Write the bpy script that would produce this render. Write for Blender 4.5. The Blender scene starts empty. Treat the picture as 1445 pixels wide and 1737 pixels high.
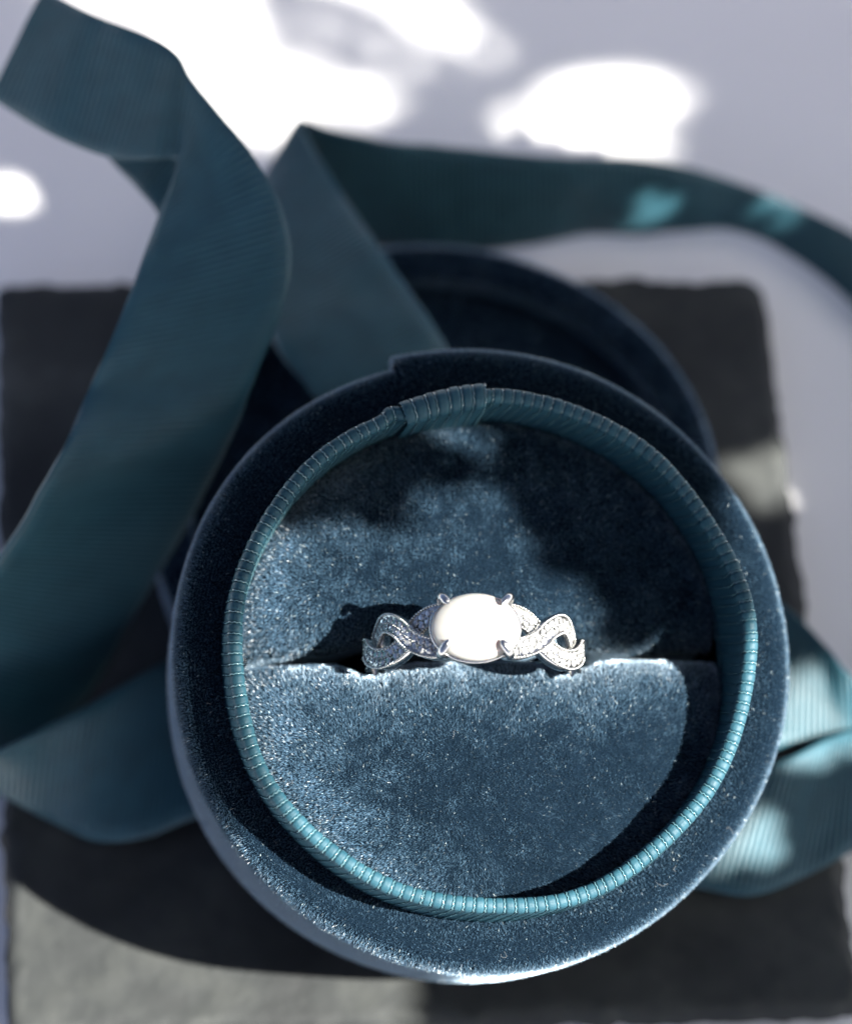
import bpy, math
import numpy as np
from mathutils import Vector, Matrix

# ------------------------------------------------------------------ camera, sky, sun, exposure
# all lengths below are millimetres; MM turns them into metres
MM = 0.001
SC = bpy.context.scene
rng = np.random.default_rng(7)

FPX = 5030.0                                    # focal length in pixels of a 1445 x 1737 frame
ELEV = math.radians(65)
F = np.array([0, math.cos(ELEV), -math.sin(ELEV)])
R = np.array([1.0, 0, 0])
U = np.array([0, math.sin(ELEV), math.cos(ELEV)])


def ray(u, v):
    return F + (u - 722.5) / FPX * R - (v - 868.5) / FPX * U


CAM = np.array([0, 0, 5.0]) - 326 * ray(700, 1100)


def onz(u, v, z):
    r = ray(u, v)
    return CAM + r * ((z - CAM[2]) / r[2])


def unit(a):
    a = np.asarray(a, float)
    return a / np.linalg.norm(a, axis=-1, keepdims=True)


cam = bpy.data.cameras.new("camera")
camo = bpy.data.objects.new("camera", cam)
SC.collection.objects.link(camo)
SC.camera = camo
cam.sensor_fit = 'VERTICAL'
cam.sensor_height = 36
cam.lens = 36 * FPX / 1737
cam.clip_start = 0.01
cam.clip_end = 50
M = Matrix(((R[0], U[0], -F[0], CAM[0] * MM), (R[1], U[1], -F[1], CAM[1] * MM),
            (R[2], U[2], -F[2], CAM[2] * MM), (0, 0, 0, 1)))
camo.matrix_world = M
cam.dof.use_dof = True
cam.dof.focus_distance = 0.2795
cam.dof.aperture_fstop = cam.lens / 9.2
cam.dof.aperture_blades = 7

SUN_DIR = unit([1.0, -0.36, 1.14])              # towards the sun
sun_el = math.asin(SUN_DIR[2])
sun_az = math.atan2(SUN_DIR[0], SUN_DIR[1])     # clockwise from +Y
w = bpy.data.worlds.new("World")
SC.world = w
w.use_nodes = True
nt = w.node_tree
sky = nt.nodes.new('ShaderNodeTexSky')
sky.sky_type = 'NISHITA'
sky.sun_disc = False
sky.sun_elevation = sun_el
sky.sun_rotation = sun_az
sky.air_density = 0.32
sky.dust_density = 2.2
sky.ozone_density = 0.3
bg = nt.nodes['Background']
bg.inputs['Strength'].default_value = 0.055
nt.links.new(sky.outputs[0], bg.inputs[0])
sl = bpy.data.lights.new("sun", 'SUN')
sl.energy = 5.0
sl.angle = math.radians(0.53)
sl.color = (1.0, 0.965, 0.89)
so = bpy.data.objects.new("sun", sl)
SC.collection.objects.link(so)
so.rotation_euler = Vector(SUN_DIR).to_track_quat('Z', 'Y').to_euler()
so.location = Vector(SUN_DIR) * 1.5
SC.view_settings.view_transform = 'Standard'
SC.view_settings.look = 'None'
SC.view_settings.exposure = 2.45
SC.view_settings.gamma = 1
SC.view_settings.use_curve_mapping = False
SC.render.engine = 'CYCLES'
SC.cycles.use_denoising = True
SC.cycles.max_bounces = 8
SC.cycles.sample_clamp_indirect = 6


# ------------------------------------------------------------------ helpers
def link(o, parent=None):
    SC.collection.objects.link(o)
    if parent is not None:
        o.parent = parent
        o.matrix_parent_inverse = parent.matrix_world.inverted()
    return o


def tag(o, label=None, cat=None, group=None, kind=None):
    for k, v in (("label", label), ("category", cat), ("group", group), ("kind", kind)):
        if v:
            o[k] = v
    return o


def empty(name, loc):
    o = bpy.data.objects.new(name, None)
    o.empty_display_size = 0.01
    o.location = Vector(loc) * MM
    link(o)
    bpy.context.view_layer.update()
    return o


def npmesh(name, verts, faces, mats, parent=None, matidx=None, smooth=True, attrs=None, uv=None):
    """verts (N,3) in mm world; faces: list of int arrays (n,3)/(n,4); one mesh object"""
    verts = np.asarray(verts, float)
    me = bpy.data.meshes.new(name)
    me.vertices.add(len(verts))
    me.vertices.foreach_set("co", (verts * MM).astype(np.float32).ravel())
    loops = np.concatenate([f.ravel() for f in faces]).astype(np.int32)
    tot = np.concatenate([np.full(len(f), f.shape[1], np.int32) for f in faces])
    start = np.concatenate([[0], np.cumsum(tot)[:-1]]).astype(np.int32)
    me.loops.add(len(loops))
    me.loops.foreach_set("vertex_index", loops)
    me.polygons.add(len(tot))
    me.polygons.foreach_set("loop_start", start)
    me.polygons.foreach_set("loop_total", tot)
    me.polygons.foreach_set("use_smooth", np.full(len(tot), smooth))
    for m in (mats if isinstance(mats, (list, tuple)) else [mats]):
        me.materials.append(m)
    if matidx is not None:
        me.polygons.foreach_set("material_index", np.asarray(matidx, np.int32))
    if attrs:
        for k, v in attrs.items():
            if k == 'nrm':
                at = me.attributes.new(k, 'FLOAT_VECTOR', 'POINT')
                at.data.foreach_set("vector", np.asarray(v, np.float32).ravel())
                continue
            at = me.attributes.new(k, 'FLOAT', 'POINT')
            at.data.foreach_set("value", np.asarray(v, np.float32))
    if uv is not None:
        l = me.uv_layers.new(name="uv")
        l.data.foreach_set("uv", np.asarray(uv, np.float32)[loops].ravel())
    me.update(calc_edges=True)
    me.validate()
    o = bpy.data.objects.new(name, me)
    if parent is not None:
        loc = parent.matrix_world.translation
        me.transform(Matrix.Translation(-loc))
        SC.collection.objects.link(o)
        o.parent = parent
    else:
        SC.collection.objects.link(o)
    return o


def grid_faces(nu, nv, closed_u=False, closed_v=False, off=0):
    iu = np.arange(nu if closed_u else nu - 1)
    iv = np.arange(nv if closed_v else nv - 1)
    a, b = np.meshgrid(iu, iv, indexing='ij')
    a2, b2 = (a + 1) % nu, (b + 1) % nv
    return np.stack([a * nv + b, a2 * nv + b, a2 * nv + b2, a * nv + b2], -1).reshape(-1, 4) + off


def catmull(pts, n):
    """resample control points (k,d) to n points, even in arc length"""
    pts = np.asarray(pts, float)
    P = np.vstack([2 * pts[0] - pts[1], pts, 2 * pts[-1] - pts[-2]])
    out = []
    for i in range(1, len(P) - 2):
        t = np.linspace(0, 1, 40, endpoint=False)[:, None]
        p0, p1, p2, p3 = P[i - 1], P[i], P[i + 1], P[i + 2]
        out.append(0.5 * (2 * p1 + (p2 - p0) * t + (2 * p0 - 5 * p1 + 4 * p2 - p3) * t ** 2
                          + (3 * p1 - p0 - 3 * p2 + p3) * t ** 3))
    out.append(pts[-1:])
    Q = np.vstack(out)
    s = np.concatenate([[0], np.cumsum(np.linalg.norm(np.diff(Q, axis=0), axis=1))])
    ss = np.linspace(0, s[-1], n)
    return np.stack([np.interp(ss, s, Q[:, k]) for k in range(Q.shape[1])], 1), s[-1]


def vnoise(x, y, cell, seed):
    """smooth value noise, about -1..1"""
    L = np.random.default_rng(seed).uniform(-1, 1, (128, 128))
    u, v = x / cell + 64, y / cell + 64
    i, j = np.floor(u).astype(int), np.floor(v).astype(int)
    f, g = u - i, v - j
    f, g = f * f * (3 - 2 * f), g * g * (3 - 2 * g)
    a = L[i % 128, j % 128] * (1 - f) + L[(i + 1) % 128, j % 128] * f
    b = L[i % 128, (j + 1) % 128] * (1 - f) + L[(i + 1) % 128, (j + 1) % 128] * f
    return a * (1 - g) + b * g


def blades(P, D, length, width, gen, bend=0.35):
    """pile fibres: thin tapered two-segment blades standing on points P along D"""
    n = len(P)
    rv = gen.normal(size=(n, 3))
    side = unit(np.cross(D, rv))
    bd = unit(gen.normal(size=(n, 3)))
    L = length * gen.uniform(0.75, 1.2, (n, 1))
    W = width * gen.uniform(0.7, 1.3, (n, 1))
    mid = P + D * L * 0.55
    tip = P + D * L + bd * L * bend * gen.uniform(0, 1, (n, 1))
    V = np.stack([P - side * W * .5, P + side * W * .5, mid + side * W * .45, mid - side * W * .45, tip], 1).reshape(-1, 3)
    b = np.arange(n) * 5
    q = np.stack([b, b + 1, b + 2, b + 3], 1)
    t = np.stack([b + 3, b + 2, b + 4], 1)
    rnd = np.repeat(gen.uniform(0, 1, n), 5)
    return V, q, t, rnd


# ------------------------------------------------------------------ materials
def new_mat(name):
    m = bpy.data.materials.new(name)
    m.use_nodes = True
    t = m.node_tree
    return m, t, t.nodes['Principled BSDF'], t.nodes['Material Output']


def N(t, typ, **kw):
    n = t.nodes.new(typ)
    for k, v in kw.items():
        if k in n.inputs:
            n.inputs[k].default_value = v
        else:
            setattr(n, k, v)
    return n


def coords(t, scale):
    tc = N(t, 'ShaderNodeTexCoord')
    mp = N(t, 'ShaderNodeMapping')
    mp.inputs['Scale'].default_value = (scale,) * 3 if not isinstance(scale, tuple) else scale
    t.links.new(tc.outputs['Object'], mp.inputs[0])
    return mp.outputs[0]


def ramp(t, fac, stops):
    r = N(t, 'ShaderNodeValToRGB')
    e = r.color_ramp.elements
    while len(e) < len(stops):
        e.new(0.5)
    for el, (p, c) in zip(e, stops):
        el.position = p
        el.color = (*c, 1) if len(c) == 3 else c
    t.links.new(fac, r.inputs[0])
    return r.outputs[0]


def mat_velvet(name, dark, light, trans=0.2, gloss=0.5, sheen=(0.66, 0.84, 1.0), sheen_r=0.34):
    m, t, b, out = new_mat(name)
    a = N(t, 'ShaderNodeAttribute', attribute_name='rnd')
    n = N(t, 'ShaderNodeTexNoise', Scale=1.0, Detail=3.0)
    t.links.new(coords(t, 160), n.inputs['Vector'])
    ma = N(t, 'ShaderNodeMath', operation='MULTIPLY_ADD')
    t.links.new(n.outputs[0], ma.inputs[0]); ma.inputs[1].default_value = 0.6
    t.links.new(a.outputs['Fac'], ma.inputs[2])
    mul = N(t, 'ShaderNodeMath', operation='MULTIPLY')
    t.links.new(ma.outputs[0], mul.inputs[0]); mul.inputs[1].default_value = 0.75
    c = ramp(t, mul.outputs[0], [(0.1, dark), (0.9, light)])
    gt = N(t, 'ShaderNodeMath', operation='GREATER_THAN'); gt.inputs[1].default_value = 0.985  # a few fibres coloured pale as painted sparkles of the pile
    t.links.new(a.outputs['Fac'], gt.inputs[0])
    mc = N(t, 'ShaderNodeMix', data_type='RGBA')
    t.links.new(gt.outputs[0], mc.inputs[0]); t.links.new(c, mc.inputs[6]); mc.inputs[7].default_value = (0.55, 0.64, 0.66, 1)
    c = mc.outputs[2]
    t.links.new(c, b.inputs['Base Color'])
    b.inputs['Roughness'].default_value = 0.33
    b.inputs['Specular IOR Level'].default_value = gloss
    tr = N(t, 'ShaderNodeBsdfTranslucent')
    t.links.new(c, tr.inputs[0])
    mx = N(t, 'ShaderNodeMixShader')
    mx.inputs[0].default_value = trans
    t.links.new(b.outputs[0], mx.inputs[1]); t.links.new(tr.outputs[0], mx.inputs[2])
    # pile sheen: the fibres together scatter like a brushed surface, strongest at grazing view
    an = N(t, 'ShaderNodeAttribute', attribute_name='nrm')
    sh = N(t, 'ShaderNodeBsdfSheen', Roughness=sheen_r)
    sh.inputs['Color'].default_value = (*sheen, 1)
    t.links.new(an.outputs['Vector'], sh.inputs['Normal'])
    ad = N(t, 'ShaderNodeAddShader')
    t.links.new(mx.outputs[0], ad.inputs[0]); t.links.new(sh.outputs[0], ad.inputs[1])
    t.links.new(ad.outputs[0], out.inputs[0])
    return m


def mat_ribbon(name, dark, light, rough=0.42, spec=0.4, pitch=0.17, bump=0.55, bdist=0.00004, sheen=0.14):
    """grosgrain: ribs are geometry; the uv (mm along, mm across) carries the fine warp threads"""
    m, t, b, out = new_mat(name)
    uvn = N(t, 'ShaderNodeUVMap', uv_map='uv')
    mp = N(t, 'ShaderNodeMapping'); mp.inputs['Scale'].default_value = (0.9, 1 / pitch, 1)
    t.links.new(uvn.outputs[0], mp.inputs[0])
    sn = N(t, 'ShaderNodeTexNoise', Scale=1.6, Detail=2.0)
    t.links.new(mp.outputs[0], sn.inputs['Vector'])
    n = N(t, 'ShaderNodeTexNoise', Scale=2.2, Detail=4.0)
    t.links.new(uvn.outputs[0], n.inputs['Vector'])
    ad = N(t, 'ShaderNodeMath', operation='MULTIPLY_ADD'); ad.inputs[1].default_value = 0.5
    t.links.new(n.outputs[0], ad.inputs[0]); t.links.new(sn.outputs[0], ad.inputs[2])
    bp = N(t, 'ShaderNodeBump', Strength=bump, Distance=bdist)
    t.links.new(ad.outputs[0], bp.inputs['Height']); t.links.new(bp.outputs[0], b.inputs['Normal'])
    n2 = N(t, 'ShaderNodeTexNoise', Scale=0.35, Detail=3.0)
    t.links.new(uvn.outputs[0], n2.inputs['Vector'])
    c = ramp(t, n2.outputs[0], [(0.3, dark), (0.7, light)])
    t.links.new(c, b.inputs['Base Color'])
    b.inputs['Roughness'].default_value = rough
    b.inputs['Specular IOR Level'].default_value = spec
    b.inputs['Sheen Weight'].default_value = sheen
    b.inputs['Sheen Tint'].default_value = (0.8, 0.95, 0.97, 1)
    return m


def mat_slate():
    m, t, b, out = new_mat("slate")
    co = coords(t, 1.0)
    n1 = N(t, 'ShaderNodeTexNoise', Scale=55.0, Detail=8.0, Roughness=0.62)
    n2 = N(t, 'ShaderNodeTexNoise', Scale=420.0, Detail=5.0)
    t.links.new(co, n1.inputs['Vector']); t.links.new(co, n2.inputs['Vector'])
    c1 = ramp(t, n1.outputs[0], [(0.25, (0.008, 0.009, 0.010)), (0.45, (0.020, 0.0225, 0.023)), (0.60, (0.036, 0.039, 0.037)), (0.78, (0.085, 0.088, 0.082))])
    t.links.new(c1, b.inputs['Base Color'])
    ad = N(t, 'ShaderNodeMath', operation='MULTIPLY_ADD'); ad.inputs[1].default_value = 0.25
    t.links.new(n2.outputs[0], ad.inputs[0]); t.links.new(n1.outputs[0], ad.inputs[2])
    bp = N(t, 'ShaderNodeBump', Strength=0.9, Distance=0.0006)
    t.links.new(ad.outputs[0], bp.inputs['Height']); t.links.new(bp.outputs[0], b.inputs['Normal'])
    b.inputs['Roughness'].default_value = 0.72
    b.inputs['Specular IOR Level'].default_value = 0.35
    return m


def mat_cloth():
    m, t, b, out = new_mat("white_cloth")
    co = coords(t, 1.0)
    n1 = N(t, 'ShaderNodeTexNoise', Scale=900.0, Detail=3.0)
    t.links.new(co, n1.inputs['Vector'])
    bp = N(t, 'ShaderNodeBump', Strength=0.25, Distance=0.0003)
    t.links.new(n1.outputs[0], bp.inputs['Height']); t.links.new(bp.outputs[0], b.inputs['Normal'])
    n2 = N(t, 'ShaderNodeTexNoise', Scale=20.0, Detail=2.0)
    t.links.new(co, n2.inputs['Vector'])
    c = ramp(t, n2.outputs[0], [(0.3, (0.76, 0.745, 0.755)), (0.7, (0.82, 0.81, 0.81))])
    t.links.new(c, b.inputs['Base Color'])
    b.inputs['Roughness'].default_value = 0.85
    b.inputs['Specular IOR Level'].default_value = 0.2
    return m


def mat_simple(name, col, rough=0.5, metal=0.0, spec=0.5, bump=0, bscale=2000, **kw):
    m, t, b, out = new_mat(name)
    b.inputs['Base Color'].default_value = (*col, 1)
    b.inputs['Roughness'].default_value = rough
    b.inputs['Metallic'].default_value = metal
    b.inputs['Specular IOR Level'].default_value = spec
    for k, v in kw.items():
        b.inputs[k.replace('_', ' ')].default_value = v
    n = N(t, 'ShaderNodeTexNoise', Scale=bscale, Detail=3.0)
    tc = N(t, 'ShaderNodeTexCoord'); t.links.new(tc.outputs['Object'], n.inputs['Vector'])
    r = ramp(t, n.outputs[0], [(0.3, tuple(x * 0.9 for x in col)), (0.7, col)])
    t.links.new(r, b.inputs['Base Color'])
    if bump:
        bp = N(t, 'ShaderNodeBump', Strength=bump, Distance=0.00005)
        t.links.new(n.outputs[0], bp.inputs['Height']); t.links.new(bp.outputs[0], b.inputs['Normal'])
    return m


VELVET = mat_velvet("velvet", (0.015, 0.036, 0.062), (0.072, 0.138, 0.205), gloss=0.8)
VELVET_BRIGHTENED = mat_velvet("velvet_brightened_for_shade", (0.024, 0.052, 0.095), (0.105, 0.185, 0.29), gloss=0.8)  # lighter copy of the same velvet, its colour lifted against the lid's shade
VELVET_BACK = mat_simple("velvet_backing", (0.004, 0.009, 0.016), 0.95, spec=0.0)
RIBBON = mat_ribbon("ribbon", (0.010, 0.052, 0.073), (0.016, 0.070, 0.096))
COLLAR = mat_ribbon("collar_ribbon", (0.010, 0.045, 0.065), (0.018, 0.067, 0.092), rough=0.55, spec=0.25, pitch=0.26, bump=0.7, bdist=0.00006, sheen=0.0)
GLINT_THREAD = mat_simple("glint_thread", (0.085, 0.18, 0.21), 0.2, 0.0, spec=1.0, bscale=6000, Coat_Weight=0.6, Coat_Roughness=0.15)  # colour made paler than the ribbon so these threads read as glints
SLATE = mat_slate()
CLOTH = mat_cloth()
SILVER = mat_simple("silver", (0.50, 0.50, 0.495), 0.2, 1.0, bump=0.15, bscale=5000)
BEAD = mat_simple("milgrain_silver", (0.52, 0.515, 0.49), 0.24, 1.0)
GEM = mat_simple("diamond", (0.46, 0.465, 0.47), 0.08, 0.6, spec=0.8, IOR=2.4)
OPAL = mat_simple("white_opal", (0.30, 0.295, 0.28), 0.25, 0.0, spec=0.5, bscale=700, Subsurface_Weight=0.25, Subsurface_Scale=0.002)
LEAF = mat_simple("leaf", (0.05, 0.10, 0.03), 0.5, bscale=300)
TWIG = mat_simple("twig_bark", (0.10, 0.07, 0.045), 0.8, bscale=600)
LINT = mat_simple("lint", (0.22, 0.23, 0.24), 0.6, bscale=3000)

# ------------------------------------------------------------------ the setting: white cloth
n_c = 160
gx = np.concatenate([[-2500, -1200, -600], np.linspace(-260, 260, n_c - 6), [600, 1200, 2500]]); gy = np.concatenate([[-2500, -1200, -600], np.linspace(-230, 330, n_c - 6), [600, 1200, 2500]])
X, Y = np.meshgrid(gx, gy, indexing='ij')
Z = 1.1 * np.sin(X * 0.021 + Y * 0.034 + 0.6) * np.clip((Y - 50) / 60, 0, 1) \
    + 0.8 * np.sin(X * 0.05 - Y * 0.03) * np.clip((np.hypot(X, Y) - 75) / 60, 0, 1)
Z = Z - 0.3
o = npmesh("tabletop", np.stack([X, Y, Z], -1).reshape(-1, 3), [grid_faces(n_c, n_c)], CLOTH)
tag(o, "white cloth spread under the slate tile", "cloth", kind="structure")

# ------------------------------------------------------------------ slate tile
def build_slate():
    cs = [onz(*p, 5)[:2] for p in ((-8, 478), (1292, 474), (1462, 1712), (14, 1760))]
    ring = []
    for i in range(4):
        a, b = cs[i], cs[(i + 1) % 4]
        n = 120
        for k in range(n):
            ring.append(a + (b - a) * k / n)
    ring = np.array(ring)
    # round corners by smoothing, then chip the rim
    for _ in range(8):
        ring = (np.roll(ring, 1, 0) + ring * 2 + np.roll(ring, -1, 0)) / 4
    m = len(ring)
    g = np.random.default_rng(3)
    def noise1(scale):
        k = max(4, int(m / scale)); c = g.normal(size=k)
        x = np.arange(m) / m * k
        i = np.floor(x).astype(int); f = x - i; f = f * f * (3 - 2 * f)
        return c[i % k] * (1 - f) + c[(i + 1) % k] * f
    tang = unit(np.roll(ring, -1, 0) - np.roll(ring, 1, 0)); nor = np.stack([-tang[:, 1], tang[:, 0]], 1)
    cen = ring.mean(0)
    layers = []
    prof = [(0.3, 0.4), (0.75, 0.55), (1.2, 2.0), (1.4, 3.3), (1.1, 4.4), (0.0, 4.95)]   # (outset, z)
    base = 0.13 * noise1(11) + 0.10 * noise1(3.2) + 0.12 * noise1(1.6)
    for k, (os_, z) in enumerate(prof):
        wob = base + (0.10 * noise1(5) + 0.14 * noise1(2)) * (1 if 0 < k else 0.5)
        r = ring + unit(ring - cen) * (os_ - 1.2 + wob)[:, None]
        layers.append(np.column_stack([r, z + 0.12 * noise1(2.5)]))
    # top face: shrink rings inwards with riven relief
    top = layers[-1]
    cx = cen
    def relief(p):
        x, y = p[:, 0], p[:, 1]
        return (0.10 * np.sin(x * .31 + 1.3 * np.sin(y * .13)) * np.sin(y * .23 + 1.1 * np.sin(x * .17))
                + 0.06 * np.sin(x * .9 + 2 * np.sin(y * .4)) * np.sin(y * .8 + x * .2))
    for s in np.linspace(0.985, 0.0, 50):
        p = cx + (top[:, :2] - cx) * s
        layers.append(np.column_stack([p, 5.0 + relief(p)]))
    V = np.array(layers)                      # (layer, m, 3)
    f = grid_faces(V.shape[0], m, closed_v=True)
    o = npmesh("slate_tile", V.reshape(-1, 3), [f[:, ::-1]], SLATE)
    tag(o, "dark grey square slate tile with chipped edges under the ring box", "slate tile")
build_slate()

# ------------------------------------------------------------------ box frame
T = CAM + 287 * ray(822, 1115)                 # centre of the ledge of the box base
NB = unit(-F * math.sqrt(1 - .12 ** 2 - .2 ** 2) + .12 * R + .2 * U)
BX = unit(R - (R @ NB) * NB)
BY = np.cross(NB, BX)


def loc2w(p):
    p = np.asarray(p, float)
    return T + p[..., 0:1] * BX + p[..., 1:2] * BY + p[..., 2:3] * NB


BOXH = 23.0
box = empty("ring_box", T - BOXH * NB)
tag(box, "round blue velvet ring box base with ribbon-wrapped collar, holding the ring", "ring box")


def arc_profile(pts, step):
    Q, L = catmull(pts, 4000)
    n = max(3, int(L / step))
    return catmull(pts, n)[0], L


def revolve_velvet(name, prof, rfun, parent, tuft, per, length, width, gen, centre, ax, nflip=1, seam=None,
                   nap=0.0, spread=0.24, vel=None, jit=0.28, dens=None, zfun=None):
    """velvet-covered surface of revolution: backing surface plus real pile in one mesh"""
    P, L = arc_profile(prof, 0.45)
    nth = 420
    th = np.linspace(0, 2 * np.pi, nth, endpoint=False) + (seam or 0)
    def pos(thv, pv):
        r, z = pv[:, 0], pv[:, 1]
        dr = rfun(thv, z) if rfun else 0
        rr = r + dr
        zz = z + (zfun(thv, r) if zfun else 0)
        lx, ly = rr * np.cos(thv), rr * np.sin(thv)
        return centre + lx[:, None] * ax[0] + ly[:, None] * ax[1] + zz[:, None] * ax[2]
    tt, jj = np.meshgrid(th, np.arange(len(P)), indexing='ij')
    V = pos(tt.ravel(), P[jj.ravel()])
    quads = grid_faces(nth, len(P), closed_u=True)
    # tufts on a woven grid
    ns = int(L / tuft)
    Pf, _ = catmull(prof, ns)
    tan = np.gradient(Pf, axis=0); tan = unit(tan)
    nrm = np.stack([tan[:, 1], -tan[:, 0]], 1) * nflip
    allP, allD, allN = [], [], []
    for j in range(ns):
        r = max(Pf[j, 0], 0.5)
        nt_ = max(6, int(2 * np.pi * r / tuft))
        k = per if dens is None else max(1, int(round(per * dens(j / ns))))
        a = np.repeat(np.arange(nt_) + 0.5 * (j % 2), k) * (2 * np.pi / nt_) + gen.normal(0, jit * tuft / r, nt_ * k) + (seam or 0)
        pj = np.repeat(Pf[j:j + 1], len(a), 0) + tan[j] * gen.normal(0, jit * tuft, (len(a), 1))
        p = pos(a, pj)
        rad = np.cos(a)[:, None] * ax[0] + np.sin(a)[:, None] * ax[1]
        tng = -np.sin(a)[:, None] * ax[0] + np.cos(a)[:, None] * ax[1]
        d = (rad * nrm[j, 0] + ax[2] * nrm[j, 1]) + nap * (rad * tan[j, 0] + ax[2] * tan[j, 1])
        pat = 0.25 * np.sin(a * 9 + j * .31) * np.sin(a * 23 - j * .17)
        d = d + tng * pat[:, None] + gen.normal(0, spread, (len(a), 3))
        nn_ = rad * nrm[j, 0] + ax[2] * nrm[j, 1]
        allP.append(p); allD.append(unit(d)); allN.append(nn_)
    FP, FD = np.concatenate(allP), np.concatenate(allD)
    fv, fq, ft, rnd = blades(FP, FD, length, width, gen)
    off = len(V)
    mi = np.concatenate([np.ones(len(quads)), np.zeros(len(fq) + len(ft))])
    return npmesh(name, np.vstack([V, fv]), [quads if nflip > 0 else quads[:, ::-1], fq + off, ft + off], [vel or VELVET, VELVET_BACK], parent,
                  matidx=mi, attrs={'rnd': np.concatenate([np.full(off, .3), rnd]),
                         'nrm': np.vstack([np.tile(ax[2], (off, 1)), np.repeat(np.concatenate(allN), 5, 0)])}), len(FP)


SEAM = math.radians(107)


def base_r(th, z):
    d = (SEAM - th) % (2 * np.pi)              # clockwise from the seam
    step = 1.15 * np.clip(1 - d / math.radians(95), 0, 1) ** 0.8
    wob = 0.16 * np.sin(3 * th + .7) + 0.10 * np.sin(5 * th + 2.1)
    return (step * np.clip((z + 8) / 5, 0, 1) + wob)


def base_z(th, r):
    d = (SEAM - th) % (2 * np.pi)
    return (0.55 * np.clip(1 - d / math.radians(60), 0, 1) + 0.10 * np.sin(4 * th + 1.0)) * np.clip((r - 23.5) / 3, 0, 1)


g1 = np.random.default_rng(11)
shell, nf = revolve_velvet("velvet_shell",
                           [(28.8, -23), (29.5, -22.2), (29.8, -18), (30.0, -10), (30.05, -3), (29.9, -1.3), (29.25, -0.2), (28.2, 0.05),
                            (26.8, -0.25), (25.4, -0.9), (24.4, -1.6), (23.6, -2.4)],
                           base_r, box, 0.33, 9, 0.37, 0.036, g1, T, (BX, BY, NB), nflip=1, seam=SEAM + 1e-4,
                           zfun=base_z, dens=lambda q: 0.9 if q < 0.62 else 1.15)
# underside disc
a = np.linspace(0, 2 * np.pi, 97)[:-1]
d0 = np.column_stack([28.85 * np.cos(a), 28.85 * np.sin(a), np.full(96, -22.95)])
d1 = np.column_stack([28.7 * np.cos(a), 28.7 * np.sin(a), np.full(96, -23.05)])
V = loc2w(np.vstack([d0, d1, [[0, 0, -23.05]]]))
npmesh("underside", V, [grid_faces(2, 96, closed_v=True), np.column_stack([96 + np.arange(96), 96 + (np.arange(96) + 1) % 96, np.full(96, 192)])[:, ::-1]],
       VELVET_BACK, box)


# ------------------------------------------------------------------ ribbon-wrapped collar
def collar_profile(npr):
    ro, ri = 25.1, 24.0
    pts = [(ro + 0.25, -2.0), (ro + 0.18, 1.0), (ro + 0.08, 4.6), (ro, 5.55), (ro - 0.12, 5.98), (24.65, 6.12), (24.45, 6.12), (ri + 0.12, 5.98), (ri, 5.55),
           (ri, 4.6), (ri - 0.05, 1.0), (ri - 0.1, -4.0)]
    return catmull(pts, npr)


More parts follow.
